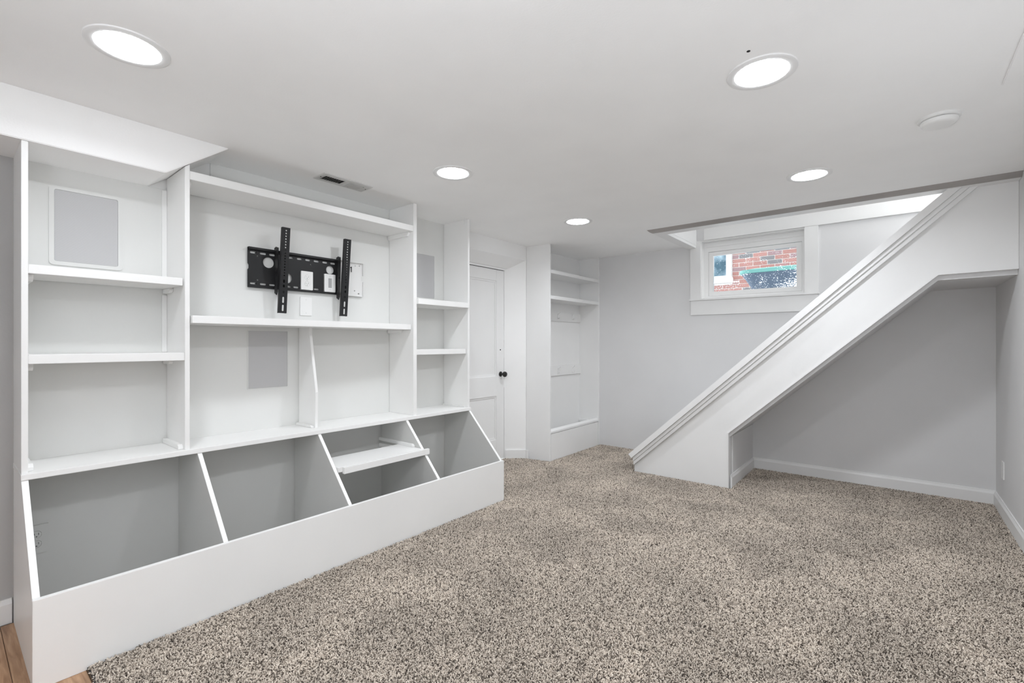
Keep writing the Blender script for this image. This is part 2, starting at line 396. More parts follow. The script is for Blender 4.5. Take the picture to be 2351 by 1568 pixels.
# ---------------------------------------------------------------- carpet
def carpet():
    bm = bmesh.new()
    def quad(x0, x1, y0, y1):
        bm.faces.new([bm.verts.new((x, y, -0.010)) for x, y in ((x0,y0),(x1,y0),(x1,y1),(x0,y1))])
    quad(-2.262, XR-0.014, 0.349, 4.04)
    quad(-3.07, -2.262, 2.68, 3.66)
    bm.faces.new([bm.verts.new((x, y, -0.010)) for x, y in ((-3.07,3.66),(-2.262,3.66),(-2.262,3.845),(-2.655,3.835),(-2.88,3.79),(-2.93,3.78))])
    quad(-2.645, -2.262, 3.845, 4.04); quad(-2.645, -1.86, 4.04, YB-0.003)
    quad(-1.022, XR-0.014, 4.04, YB-0.016)
    me = bpy.data.meshes.new('carpet'); bm.to_mesh(me); bm.free()
    o = link('carpet', me, SUBFLOOR)
    me.materials.append(CARPET)
    # one tuft of twisted yarn
    t = bmesh.new(); n = 6
    rings = []
    for z, r, dx in ((0, 0.0016, 0), (0.0045, 0.0024, 0.0006), (0.0080, 0.0026, 0.0018), (0.0102, 0.0018, 0.0030), (0.0108, 0.0006, 0.0034)):
        rings.append([t.verts.new((dx + r*math.cos(2*math.pi*i/n + z*90), 0.75*r*math.sin(2*math.pi*i/n + z*90), z)) for i in range(n)])
    for R0, R1 in zip(rings, rings[1:]):
        for i in range(n): t.faces.new((R0[i], R0[(i+1) % n], R1[(i+1) % n], R1[i]))
    t.faces.new(rings[-1])
    tm = bpy.data.meshes.new('yarn_tuft'); t.to_mesh(tm); t.free(); tm.materials.append(CARPET)
    for p in tm.polygons: p.use_smooth = True
    tuft = bpy.data.objects.new('yarn_tuft', tm)        # not linked: only the geometry nodes use it
    ng = bpy.data.node_groups.new('carpet_pile', 'GeometryNodeTree')
    ng.interface.new_socket('Geometry', in_out='INPUT', socket_type='NodeSocketGeometry')
    ng.interface.new_socket('Geometry', in_out='OUTPUT', socket_type='NodeSocketGeometry')
    N = ng.nodes; L = ng.links
    gi = N.new('NodeGroupInput'); go = N.new('NodeGroupOutput')
    dp = N.new('GeometryNodeDistributePointsOnFaces'); dp.distribute_method = 'RANDOM'
    dp.inputs['Density'].default_value = 60000
    oi = N.new('GeometryNodeObjectInfo'); oi.inputs['Object'].default_value = tuft
    ip = N.new('GeometryNodeInstanceOnPoints')
    rv = N.new('FunctionNodeRandomValue'); rv.data_type = 'FLOAT_VECTOR'
    rv.inputs[0].default_value = (-0.9, -0.9, 0); rv.inputs[1].default_value = (0.9, 0.9, 6.283)
    rs = N.new('FunctionNodeRandomValue'); rs.data_type = 'FLOAT'
    rs.inputs[2].default_value = 0.65; rs.inputs[3].default_value = 1.15
    rs.inputs['Seed'].default_value = 5
    jn = N.new('GeometryNodeJoinGeometry')
    L.new(gi.outputs[0], dp.inputs['Mesh']); L.new(dp.outputs['Points'], ip.inputs['Points'])
    L.new(oi.outputs['Geometry'], ip.inputs['Instance']); L.new(rv.outputs[0], ip.inputs['Rotation']); L.new(rs.outputs[1], ip.inputs['Scale'])
    L.new(ip.outputs['Instances'], jn.inputs[0]); L.new(gi.outputs[0], jn.inputs[0]); L.new(jn.outputs[0], go.inputs[0])
    md = o.modifiers.new('pile', 'NODES'); md.node_group = ng
    tag(o, 'beige and brown flecked cut pile carpet over the floor', 'carpet', kind='stuff')
carpet()
o = MB().box(-2.262, -0.9, 0.344, 0.352, -0.034, -0.006).build('trim_1', KNOB)
tag(o, 'thin dark edge strip where the carpet meets the oak boards', 'trim', kind='structure')

# ---------------------------------------------------------------- recessed lamps, detector, vent
def lamp(name, loc, size, power, rot=(0, 0, 0), color=(0.955, 0.99, 1.04), shape='DISK', spread=162, parent=None):
    d = bpy.data.lights.new(name, 'AREA'); d.shape = shape; d.size = size; d.energy = power; d.color = color; d.spread = math.radians(spread)
    o = bpy.data.objects.new(name, d); col.objects.link(o); o.location = loc; o.rotation_euler = rot
    if parent: o.parent = parent; o.location = Vector(loc) - ORG[parent]
    return o
def can_light(x, y, label, power):
    t = thing('recessed_light', (x, y, H), label, 'ceiling light', 'recessed lights in the basement ceiling')
    m = MB()
    prof = [(0.116, H), (0.115, H-0.004), (0.108, H-0.007), (0.090, H-0.0045), (0.088, H-0.0005)]
    n = 48
    rings = [[m.bm.verts.new((x + r*math.cos(2*math.pi*i/n), y + r*math.sin(2*math.pi*i/n), z)) for i in range(n)] for r, z in prof]
    for R0, R1 in zip(rings, rings[1:]):
        for i in range(n): m.bm.faces.new((R0[i], R0[(i+1) % n], R1[(i+1) % n], R1[i]))
    m.build('trim_ring', WHITE, t, 0, True)
    MB().lathe((x, y), 'z', [(H-0.0008, 0.0885), (H-0.0035, 0.086), (H-0.0075, 0.070), (H-0.0105, 0.045), (H-0.0115, 0.0)], 48).build('lens', LENSMAT, t, 0, True)
    lamp('lamp', (x, y, H-0.0125), 0.11, power, parent=t)
    return t
can_light(-1.985, 0.405, 'lit recessed ceiling light nearest the bookcase soffit, largest at upper left', LEFT_ROW)
can_light(-1.985, 1.893, 'lit recessed ceiling light below the air vent, in front of the bookcase', LEFT_ROW)
can_light(-1.990, 3.283, 'lit recessed ceiling light farthest back, before the coat nook', LEFT_ROW*1.5)
can_light(-0.377, 1.904, 'lit recessed ceiling light beside a small nail mark, large at upper right', RIGHT_ROW)
can_light(-0.390, 3.238, 'lit recessed ceiling light over the stairs, near the ceiling opening', RIGHT_ROW)
o = MB().lathe((-0.384, 1.738), 'z', [(H+0.001, 0.006), (H-0.001, 0.006), (H-0.002, 0.003)], 12).build('ceiling_hole', DARK)
tag(o, 'small dark nail mark on the ceiling beside a recessed light', 'mark')
lamp('room_lamp', (-0.385, 0.405, H-0.004), 0.17, RIGHT_ROW)
lamp('bounce_fill', (-0.30, -0.60, 1.15), 0.35, FILL, (math.radians(180-20), 0, math.radians(-12)))  # added unseen fill, aimed up to lift the ceiling
lamp('bounce_fill', (-0.35, -1.0, 1.45), 0.35, FILL*0.62, (math.radians(-90-15), 0, math.radians(35)))  # added unseen fill, aimed at the rear wall
lamp('bounce_fill', (0.42, 1.85, 0.9), 0.35, 1.7, (math.radians(180), 0, 0))  # added fill out of view, lifting the right side of the ceiling
lamp('stair_light', (0.95, 4.47, 3.7), 0.3, STAIR_LIGHT*2.4, spread=180, color=(0.97, 0.985, 1.0))
lamp('stair_light', (0.80, 4.50, 2.85), 0.2, STAIR_LIGHT, spread=180, color=(0.97, 0.985, 1.0))  # lower unseen light added to brighten the right of the header board

t = thing('smoke_detector', (0.15, 2.775, H), 'round white smoke detector on the ceiling at right', 'smoke detector')
MB().lathe((0.15, 2.775), 'z', [(H, 0.072), (H-0.010, 0.072), (H-0.012, 0.069)], 40).build('mounting_base', PLATE, t, 0, True)
MB().lathe((0.15, 2.775), 'z', [(H-0.012, 0.055), (H-0.0155, 0.055)], 40).build('sensing_gap', DARK, t, 0, True)
MB().lathe((0.15, 2.775), 'z', [(H-0.0155, 0.064), (H-0.026, 0.063), (H-0.033, 0.057), (H-0.036, 0.046), (H-0.037, 0.0)], 40).build('cover', PLATE, t, 0, True)

VX0, VX1, VY0, VY1 = -2.690, -2.556, 1.420, 1.745
t = thing('air_vent', ((VX0+VX1)/2, (VY0+VY1)/2, H), 'rectangular louvred air vent in the ceiling above the bookcase', 'air vent')
b1 = (VX0+0.027, VX1-0.036, 1.447, 1.575); b2 = (VX0+0.027, VX1-0.036, 1.586, 1.705)
pierced('vent_frame', VENT, t, [rrect(VX0, VX1, VY0, VY1, 0.004, 3)] + [rrect(b[0], b[1], b[2], b[3], 0.002, 2) for b in (b1, b2)], 0.004, lambda u, v, q: (u, v, H-0.0025+q))
MB().box(b1[0]-0.004, b1[1]+0.004, b1[2]-0.004, b2[3]+0.004, H-0.0003, H+0.006).build('duct_mouth', DUCT, t)
for bb_, dy, nn in ((b1, -0.0125, 9), (b2, 0.0065, 12)):
    pit = (bb_[3]-bb_[2])/nn
    y0 = bb_[2] + pit*0.5
    sl = MB().prism([(y0-0.0006, H-0.0012), (y0+0.0008, H-0.0012), (y0+0.0008+dy, H-0.0095), (y0-0.0006+dy, H-0.0095)], 'x', bb_[0], bb_[1]).build('louvre', VENT, t)
    copies(sl, [(0, pit*k, 0) for k in range(1, nn-1)], t)
for y in (VY0+0.012, VY1-0.012):
    MB().lathe(((VX0+VX1)/2, y), 'z', [(H-0.0045, 0.004), (H-0.006, 0.003)], 10).build('screw', DARK, t)

# ---------------------------------------------------------------- built-in bookcase
XF = -2.63               # front edge of the uprights
XI = -2.911              # face of the back panel
case = thing('built_in_bookcase', (-2.6, 1.44, -0.02), 'white built-in wall bookcase with open shelves above slant-fronted toy bins', 'bookcase')
Z0 = -0.02
MB().box(XB, XI, 0.208, 2.688, 0.634, 1.957).box(XB, XI, 0.951, 2.688, 1.957, H).build('back_panel', BACKPAINT, case)
def upright(name, y0, y1, z0, z1, x=XF): return box(name, CASEWHITE, case, XI+0.002, x, y0, y1, z0, z1)
upright('side_panel', 0.208, 0.227, 0.657, 1.957)
MB().prism([(0.751, 0.657), (0.771, 0.657), (0.771, 2.028), (0.751, 2.012)], 'x', XI+0.002, XF).build('upright', CASEWHITE, case, 0.0015)
upright('upright', 2.126, 2.156, 0.657, H)
upright('side_panel', 2.669, 2.689, 0.657, H)
# counter over the bins
box('counter', CASEWHITE, case, XI, -2.612, 0.206, 2.690, 0.634, 0.657)
# shelves
def shelf(y0, y1, z0, z1, x=XF, bevel=0.0015): return box('shelf', CASEWHITE, case, XI+0.003, x, y0, y1, z0, z1, bevel)
shelf(0.2275, 0.7455, 1.442, 1.478, -2.643)
shelf(0.2275, 0.7505, 1.084, 1.121, -2.634)
shelf(0.7715, 2.1255, 1.957, 1.997, -2.632)
MB().prism([(XI+0.003, 0.776), (-2.608, 0.776), (-2.605, 1.1), (-2.622, 1.6), (-2.652, 2.122), (XI+0.003, 2.122)], 'z', 1.263, 1.300).build('shelf', CASEWHITE, case, 0.0015)
shelf(2.157, 2.668, 1.446, 1.486, -2.613)
shelf(2.157, 2.668, 1.084, 1.122, -2.645)
# raked divider standing on the counter in the middle bay
MB().prism([(XI+0.004, 0.657), (-2.705, 0.657), (-2.700, 0.872), (-2.772, 1.222), (-2.772, 1.263), (XI+0.004, 1.263)], 'y', 1.441, 1.458).build('divider', CASEWHITE, case, 0.0012)
# cleats that carry the shelves
def cleat(y0, y1, z0, z1, xf=-2.67, tip=True):
    zt = z1 - 0.012 if tip else z1
    MB().prism([(XI+0.004, z0), (xf-0.014, z0), (xf, z0+(z1-z0)*0.5), (xf, z1), (XI+0.004, z1)], 'y', y0, y1).build('cleat', CASEWHITE, case, 0.001)
def cleat_up(y0, y1, z0, z1, xf=-2.67):
    MB().prism([(XI+0.004, z0), (xf, z0), (xf, z0+(z1-z0)*0.5), (xf-0.014, z1), (XI+0.004, z1)], 'y', y0, y1).build('cleat', CASEWHITE, case, 0.001)
for z in (1.442, 1.084):
    cleat(0.2275, 0.245, z-0.028, z-0.0005); cleat(0.733, 0.7505, z-0.022, z-0.0005, -2.80)
cleat(0.772, 0.789, 1.928, 1.9565); cleat(2.108, 2.1255, 1.928, 1.9565)
cleat(2.108, 2.1255, 1.240, 1.2625, -2.75)
for z in (1.446, 1.084):
    cleat(2.1565, 2.174, z-0.026, z-0.0005, -2.66)
cleat_up(0.2275, 0.245, 0.6575, 0.684, -2.665); cleat_up(0.731, 0.7505, 0.6575, 0.680, -2.655)
cleat_up(1.422, 1.4405, 0.6575, 0.672, -2.715); cleat_up(2.651, 2.6685, 0.6575, 0.668, -2.655)
box('corner_strip', CASEWHITE, case, XI, XI+0.008, 0.729, 0.7505, 1.479, 1.95)
box('corner_strip', CASEWHITE, case, XI, XI+0.008, 0.729, 0.7505, 1.122, 1.413)
# slant-fronted bins
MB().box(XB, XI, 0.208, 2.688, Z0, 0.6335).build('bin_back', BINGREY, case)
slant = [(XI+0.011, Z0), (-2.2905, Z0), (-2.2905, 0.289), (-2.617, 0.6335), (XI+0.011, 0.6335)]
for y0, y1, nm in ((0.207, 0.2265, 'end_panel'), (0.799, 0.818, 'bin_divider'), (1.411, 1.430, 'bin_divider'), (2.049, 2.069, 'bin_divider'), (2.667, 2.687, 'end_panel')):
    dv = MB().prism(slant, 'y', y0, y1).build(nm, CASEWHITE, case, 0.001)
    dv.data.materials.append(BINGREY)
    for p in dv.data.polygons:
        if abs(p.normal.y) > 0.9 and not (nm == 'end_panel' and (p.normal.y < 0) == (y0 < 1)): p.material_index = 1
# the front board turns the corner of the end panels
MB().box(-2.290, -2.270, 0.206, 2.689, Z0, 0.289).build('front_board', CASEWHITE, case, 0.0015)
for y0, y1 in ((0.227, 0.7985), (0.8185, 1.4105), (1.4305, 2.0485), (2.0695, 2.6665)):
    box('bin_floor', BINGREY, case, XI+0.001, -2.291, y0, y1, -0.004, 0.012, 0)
# odd shelf laid across the third bin
box('bin_shelf', CASEWHITE, case, -2.690, -2.436, 1.4315, 2.048, 0.443, 0.463)
box('shelf_lip', CASEWHITE, case, -2.4285, -2.408, 1.456, 2.082, 0.427, 0.463, 0.001)
box('shelf_lip', CASEWHITE, case, -2.4355, -2.4290, 1.4315, 1.48, 0.437, 0.463, 0.0005)
cleat_up(2.031, 2.0485, 0.4635, 0.484, -2.52)
cleat(1.4305, 1.446, 0.415, 0.4425, -2.45); cleat(2.033, 2.0485, 0.415, 0.4425, -2.47)
# little hooked wire at the top of the right side panel
MB().box(-2.668, -2.664, 2.664, 2.668, H-0.04, H-0.004).build('wire_hook', PLATE, case)

# ---------------------------------------------------------------- wall speakers
def speaker(name, y0, y1, z0, z1, fr, rad, label):
    t = thing(name, (XI, (y0+y1)/2, (z0+z1)/2), label, 'speaker', 'wall speakers behind the bookcase shelves')
    tw = lambda u, v, q: (XI+0.003+q, u, v)
    pierced('frame', BACKPAINT, t, [rrect(y0-fr, y1+fr, z0-fr, z1+fr, rad+fr*0.5), rrect(y0, y1, z0, z1, rad)], 0.006, tw)
    pierced('mesh_grille', GRILLE, t, [rrect(y0+0.0006, y1-0.0006, z0+0.0006, z1-0.0006, rad)], 0.003, lambda u, v, q: (XI+0.0025+q, u, v))
    return t
speaker('wall_speaker', 0.332, 0.554, 1.535, 1.856, 0.0175, 0.008, 'grey mesh wall speaker in the top left bay above the shelf')
speaker('wall_speaker', 1.143, 1.369, 0.902, 1.240, 0.004, 0.002, 'grey mesh wall speaker under the middle shelf, left of the raked divider')
speaker('wall_speaker', 2.340, 2.562, 1.530, 1.874, 0.010, 0.004, 'grey mesh wall speaker half hidden in the narrow right bay')

# ---------------------------------------------------------------- television bracket
tv = thing('tv_bracket', (XI, 1.51, 1.608), 'black steel television wall bracket with two perforated arms on the bookcase back', 'tv bracket')
XP = -2.902
PY0, PY1, PYM, PZ0, PZ1 = 1.137, 1.893, 1.708, 1.494, 1.723
plates = ((1.449, 1.526, 1.506, 1.623), (1.605, 1.682, 1.506, 1.622), (1.449, 1.526, 1.343, 1.460))
tops = [(1.150,1.187),(1.205,1.240),(1.258,1.291),(1.330,1.362),(1.372,1.402),(1.426,1.458),(1.480,1.512),(1.536,1.570),(1.595,1.630),(1.650,1.684)]
bots = [(1.150,1.187),(1.205,1.240),(1.258,1.291),(1.355,1.390),(1.404,1.436),(1.536,1.570)]
holes = [slot(a, b, 1.691, 1.703) for a, b in tops] + [slot(a, b, 1.511, 1.522) for a, b in bots]
holes += [circ(1.254, 1.648, 0.0315, 28), circ(1.365, 1.568, 0.0315, 28), circ(1.648, 1.652, 0.027, 28)]
holes += [circ(1.192, 1.680, 0.005, 12), circ(1.192, 1.538, 0.005, 12), circ(1.516, 1.672, 0.005, 12)]
holes += [rrect(a-0.002, b+0.002, c-0.002, d+0.002, 0.002, 2) for a, b, c, d in plates[:1]]
holes += [rrect(plates[1][0]-0.002, plates[1][1]+0.002, plates[1][2]-0.002, plates[1][3]+0.0015, 0.002, 2)]
pierced('wall_plate', BLACK, tv, [[(PY0, PZ0), (PYM, PZ0), (PYM, PZ1), (PY0, PZ1), (PY0, 1.632), (PY0+0.006, 1.622), (PY0+0.006, 1.604), (PY0, 1.594)]] + holes, 0.003, lambda u, v, q: (XP+q, u, v))
MB().box(XP, XP+0.020, PY0, PYM, PZ1-0.0005, PZ1+0.0025).box(XP+0.017, XP+0.020, PY0, PYM, PZ1-0.010, PZ1-0.0005).box(XP, XP+0.014, PY0, PYM, PZ0-0.0025, PZ0+0.0005).box(XP+0.011, XP+0.014, PY0, PYM, PZ0, PZ0+0.007).build('rail', BLACK, tv)
e = pierced('flash_white_end', PLATE, tv, [[(PYM+0.0005, PZ0), (PY1, PZ0), (PY1, 1.596), (PY1-0.012, 1.604), (PY1-0.012, 1.628), (PY1, 1.636), (PY1, PZ1), (PYM+0.0005, PZ1)],
    circ(1.835, 1.702, 0.004, 10), circ(1.868, 1.706, 0.005, 10), circ(1.862, 1.512, 0.006, 12), circ(1.83, 1.53, 0.004, 10)], 0.003, lambda u, v, q: (XP+q, u, v))  # black plate end coloured white for the whitening by flash
e['label'] = 'end of the black plate, flash whitening painted in'
MB().box(XP, XP+0.020, PYM+0.0005, PY1, PZ1-0.0005, PZ1+0.0025).box(XP, XP+0.014, PYM+0.0005, PY1, PZ0-0.0025, PZ0+0.0005).box(XP, XP+0.016, PY1-0.003, PY1, PZ0, 1.594).box(XP, XP+0.016, PY1-0.003, PY1, 1.638, PZ1).build('flash_white_rail', PLATE, tv)  # rails of that end, whitened the same way
for y in (1.20, 1.66):                                  # stand-offs fixing the plate to the wall
    for z in (1.697, 1.5165): MB().cyl((y-0.016, z), 0.004, 0.004, 'x', XI, XP-0.0015, 8).build('bolt', BLACK, tv)
def arm(yc):
    L = 0.505; ztop = 1.852; wdt = 0.0235
    xt, xb = -2.792, -2.842
    dx = (xb-xt)/L
    def tw(u, v, q):   # u across, v downwards from the top, q normal
        return (xt + dx*v + q, yc+u, ztop - v)
    loops = [[(-wdt, 0), (wdt, 0), (wdt, L), (-wdt, L)]]
    for k in range(17): loops.append(circ(0, 0.018 + 0.0165*k, 0.0044, 10))
    for a, b in ((0.305, 0.325), (0.335, 0.352), (0.372, 0.386), (0.408, 0.444), (0.455, 0.493)):
        loops.append(slot(-0.0055, 0.0055, a, b))
    o = pierced('arm', BLACK, tv, loops, 0.0025, tw)
    m = MB()
    for s in (-1, 1):
        y0, y1 = (yc-wdt, yc-wdt+0.0025) if s < 0 else (yc+wdt-0.0025, yc+wdt)
        m.prism([(xt, ztop), (xt-0.018, ztop), (xb-0.018, ztop-L), (xb, ztop-L)], 'y', y0, y1)
    m.build('channel_side', BLACK, o)
    m = MB()
    hook = [(-2.838, 1.735), (-2.868, 1.744), (-2.889, 1.738), (-2.889, 1.727), (-2.871, 1.727), (-2.871, 1.700), (-2.880, 1.66), (-2.872, 1.62),
            (-2.880, 1.57), (-2.875, 1.52), (-2.887, 1.500), (-2.887, 1.468), (-2.862, 1.455), (-2.850, 1.475)]
    m.prism(hook, 'y', yc-wdt-0.004, yc-wdt-0.0005)
    m.prism(hook, 'y', yc+wdt-0.007, yc+wdt-0.004)
    m.build('hook_plate', BLACK, o)
    MB().cyl((-2.852, 1.600), 0.007, 0.007, 'y', yc-wdt-0.014, yc-wdt-0.004, 12).build('tilt_bolt', BLACK, o)
arm(1.310); arm(1.714)
MB().cyl((1.800, 1.688), 0.0035, 0.0035, 'x', XP, XP+0.012, 10).box(XP+0.010, XP+0.014, 1.798, 1.802, 1.655, 1.692).build('safety_screw', BLACK, tv)

# ---------------------------------------------------------------- outlets and plates
def cover_plate(name, axis_pos, yc, zc, label, kind, sgn=1, x_off=0.0, w_=0.0385, h_=0.0585, group='outlets and blank wall plates', cat='wall plate', pm=None):
    pm = pm or PLATE
    t = thing(name, (axis_pos, yc, zc), label, cat, group)
    X = axis_pos + sgn*x_off
    def tw(u, v, q): return (X + sgn*(0.0035+q), yc+u, zc+v)
    loops = [rrect(-w_, w_, -h_, h_, 0.003, 3)]
    if kind == 'outlet': loops += [circ(0, s*0.0205, 0.0165, 24) for s in (1, -1)]
    if kind == 'brush': loops += [rrect(-0.012, 0.012, -0.031, 0.031, 0.001, 2)]
    pierced('plate', pm, t, loops, 0.006, tw)
    if x_off > 0.004:
        a, b = sorted((axis_pos, X)); MB().box(a, b, yc-w_+0.004, yc+w_-0.004, zc-h_+0.004, zc+h_-0.004).build('box', PLATE, t)
    if kind == 'outlet':
        for s in (1, -1):
            z = zc + s*0.0205
            r = pierced('receptacle', pm, t, [circ(0, 0, 0.0157, 24), rrect(-0.0075, -0.0055, -0.002, 0.0075, 0.0003, 1), rrect(0.0055, 0.0075, -0.002, 0.0075, 0.0003, 1), circ(0, -0.0085, 0.0026, 8)],
                        0.005, lambda u, v, q, z=z: (X + sgn*(0.0045+q), yc+u, z+v))
            MB().box(X+sgn*0.0006, X+sgn*0.0018, yc-0.0155, yc+0.0155, z-0.0155, z+0.0155).build('contacts', DARK, r)
        MB().cyl((yc, zc), 0.0028, 0.0024, 'x', X+sgn*0.0055, X+sgn*0.0072, 10).build('screw', VENT, t)
    if kind == 'blank' or kind == 'brush':
        for s in (1, -1): MB().cyl((yc, zc+s*0.042), 0.003, 0.0026, 'x', X+sgn*0.0055, X+sgn*0.0071, 10).build('screw', VENT, t)
    if kind == 'brush':
        MB().box(X+sgn*0.001, X+sgn*0.0032, yc-0.012, yc+0.012, zc-0.031, zc+0.031).build('bristles', BRISTLE, t)
    return t
def pc(p): return ((p[0]+p[1])/2, (p[2]+p[3])/2)
y, z = pc(plates[0]); cover_plate('electrical_outlet', XI, y, z, 'white duplex outlet showing through the television bracket plate', 'outlet', 1, 0.013, cat='outlet')
y, z = pc(plates[1]); cover_plate('cable_plate', XI, y, z, 'white cable plate with grey brush slot on the television bracket', 'brush', 1, 0.013)
y, z = pc(plates[2]); cover_plate('blank_plate', XI, y, z, 'blank white wall plate just below the television bracket', 'blank')
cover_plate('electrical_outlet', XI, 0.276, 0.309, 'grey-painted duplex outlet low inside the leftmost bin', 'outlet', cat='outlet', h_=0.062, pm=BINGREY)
cover_plate('electrical_outlet', XR, 4.555, 0.308, 'white outlet low on the right wall near the stair recess', 'outlet', -1, cat='outlet')

# ---------------------------------------------------------------- panelled door in the recess
dr = MB()
DX = -3.085     # face of the door
YL, YRt, ZT = 2.885, 3.652, 1.902
dr.box(DX-0.02, DX, 3.537, YRt, 0.004, ZT)                 # lock stile
dr.box(DX-0.02, DX, YL, 3.000, 0.004, ZT)                  # hinge stile
dr.box(DX-0.02, DX, 3.000, 3.537, 1.792, ZT)               # rails
dr.box(DX-0.02, DX, 3.000, 3.537, 0.640, 0.838)
dr.box(DX-0.02, DX, 3.000, 3.537, 0.004, 0.205)
door = dr.build('door_1', WHITE, None, 0.0015)
tag(door, 'white two-panel door with dark round knob beside the bookcase', 'door', kind='structure')
for z0, z1 in ((0.838, 1.792), (0.205, 0.640)):
    m = MB(); m.box(DX-0.0195, DX-0.015, 3.000, 3.537, z0, z1)
    pnl = m.build('panel', WHITE, door)
    pierced('panel_moulding', WHITE, pnl, [[(3.0, z0), (3.537, z0), (3.537, z1), (3.0, z1)], [(3.016, z0+0.016), (3.521, z0+0.016), (3.521, z1-0.016), (3.016, z1-0.016)]], 0.007, lambda u, v, q: (DX-0.0115+q, u, v))
MB().lathe((3.600, 0.857), 'x', [(DX, 0.026), (DX+0.004, 0.026), (DX+0.007, 0.022), (DX+0.009, 0.010), (DX+0.034, 0.009), (DX+0.038, 0.018), (DX+0.046, 0.026), (DX+0.058, 0.028), (DX+0.068, 0.024), (DX+0.074, 0.012), (DX+0.075, 0.0)], 28).build('knob', KNOB, door, 0, True)
MB().lathe((3.597, 1.102), 'x', [(DX, 0.007), (DX+0.0015, 0.007), (DX+0.002, 0.004)], 14).build('keyhole', DARK, door)
MB().box(DX-0.02, DX-0.012, 2.880, YL, 0.0, ZT+0.004).box(DX-0.02, DX-0.012, YRt, 3.6575, 0.0, ZT+0.004).box(DX-0.02, DX-0.012, YL, YRt, ZT, 1.909).build('shadow_gap', DARK, door)
for z0, z1 in ((1.02, 1.12), (1.20, 1.30), (0.72, 0.80)):
    MB().box(DX-0.0119, DX-0.002, 3.6525, 3.6565, z0, z1).build('worn_edge', WHITE, door)

# ---------------------------------------------------------------- coat nook
nk = thing('coat_nook', (-2.78, 4.34, -0.02), 'tall white coat nook with two shelves, hook rails and a low bench box', 'coat nook')
NX = -2.655
MB().prism([(XB+0.002, 3.812), (NX, 3.848), (NX, 3.867), (XB+0.002, 3.832)], 'z', Z0, H).build('side_panel', WHITE, nk, 0.001)
box('side_panel', WHITE, nk, XB+0.002, NX, 4.836, YB-0.001, Z0, H, 0.001)
box('back_panel', WHITE, nk, XB+0.001, XB+0.009, 3.834, 4.8355, Z0, H, 0)
box('shelf', WHITE, nk, XB+0.010, NX+0.003, 3.869, 4.8355, 1.868, 1.902)
box('shelf', WHITE, nk, XB+0.010, NX+0.003, 3.869, 4.8355, 1.611, 1.646)
def hook_rail(z0, z1, hy):
    r = box('hook_rail', WHITE, nk, XB+0.0095, XB+0.026, 3.85, 4.8355, z0, z1, 0.001)
    for y in hy:
        m = MB(); x = XB+0.026
        m.box(x, x+0.004, y-0.007, y+0.007, z0+0.018, z0+0.082)
        m.prism([(x+0.004, z0+0.070), (x+0.030, z0+0.090), (x+0.034, z0+0.098), (x+0.026, z0+0.100), (x+0.022, z0+0.090), (x+0.004, z0+0.078)], 'y', y-0.004, y+0.004)
        m.prism([(x+0.004, z0+0.026), (x+0.018, z0+0.022), (x+0.026, z0+0.034), (x+0.024, z0+0.046), (x+0.019, z0+0.044), (x+0.017, z0+0.034), (x+0.004, z0+0.036)], 'y', y-0.004, y+0.004)
        m.build('coat_hook', WHITE, r, 0.0008)
hook_rail(1.414, 1.510, (4.09, 4.355, 4.655))
hook_rail(0.811, 0.922, (4.09, 4.355, 4.655))
box('bench_front', WHITE, nk, NX-0.016, NX+0.003, 3.868, 4.822, Z0, 0.261, 0.001)
MB().prism([(NX-0.030, 0.270), (NX+0.006, 0.270), (NX+0.006, 0.288), (NX-0.030, 0.305)], 'y', 3.868, 4.8355).build('bench_rim', WHITE, nk, 0.001)
cl = MB().box(XB+0.0095, NX-0.034, 4.815, 4.8355, 0.250, 0.275).build('cleat', WHITE, nk, 0.001)
box('bench_floor', WHITE, nk, XB+0.0095, NX-0.017, 3.868, 4.8355, Z0, 0.01, 0)

# ---------------------------------------------------------------- window, its casings and the view
win = thing('window_1', (-1.065, YB, 1.6), 'small white basement window high on the back wall', 'window'); win['kind'] = 'structure'
FY = 4.945
def frame_xz(name, mat, x0, x1, z0, z1, tl, tr_, tb, tt, y0, y1, parent):
    return pierced(name, mat, parent, [[(x0, z0), (x1, z0), (x1, z1), (x0, z1)], [(x0+tl, z0+tb), (x1-tr_, z0+tb), (x1-tr_, z1-tt), (x0+tl, z1-tt)]], abs(y1-y0), lambda u, v, q: (u, (y0+y1)/2+q, v))
box('casing', WHITE, win, -1.614, WX0, YB-0.018, YB, 1.6145, 2.195)
box('casing', WHITE, win, WX1, -0.516, YB-0.018, YB, 1.6145, 2.195)
box('stool', WHITE, win, -1.624, -0.508, YB-0.030, YB, 1.597, 1.614, 0.002)
box('apron', WHITE, win, -1.610, -0.518, YB-0.016, YB, 1.452, 1.5965)
MB().box(WX0, WX0+0.006, YB-0.002, FY, 1.614, WZ1).box(WX1-0.006, WX1, YB-0.002, FY, 1.614, WZ1).box(WX0+0.006, WX1-0.006, YB-0.002, FY, WZ1-0.006, WZ1).box(WX0+0.006, WX1-0.006, YB-0.002, FY, WZ0, 1.616).build('jamb_liner', VINYL, win)
frame_xz('frame', VINYL, WX0+0.001, WX1-0.001, 1.617, WZ1-0.007, 0.047, 0.030, 0.026, 0.095, FY, FY+0.05, win)
MB().box(WX0+0.01, WX1-0.007, FY-0.012, FY, 2.137, 2.150).build('frame_bead', VINYL, win, 0.002)
sash = frame_xz('sash', VINYL, -1.462, -0.652, 1.645, 2.086, 0.042, 0.042, 0.042, 0.037, FY+0.008, FY+0.042, win)
box('glass', PANE, sash, -1.4195, -0.6945, FY+0.024, FY+0.028, 1.6875, 2.0485, 0)
# header board over the window on the stairwell side
o = box('trim_2', WHITE, None, -1.478, 1.7, YB-0.019, YB, 2.1955, 2.345); tag(o, 'wide white header board above the window, seen through the stair opening', 'trim', kind='structure')
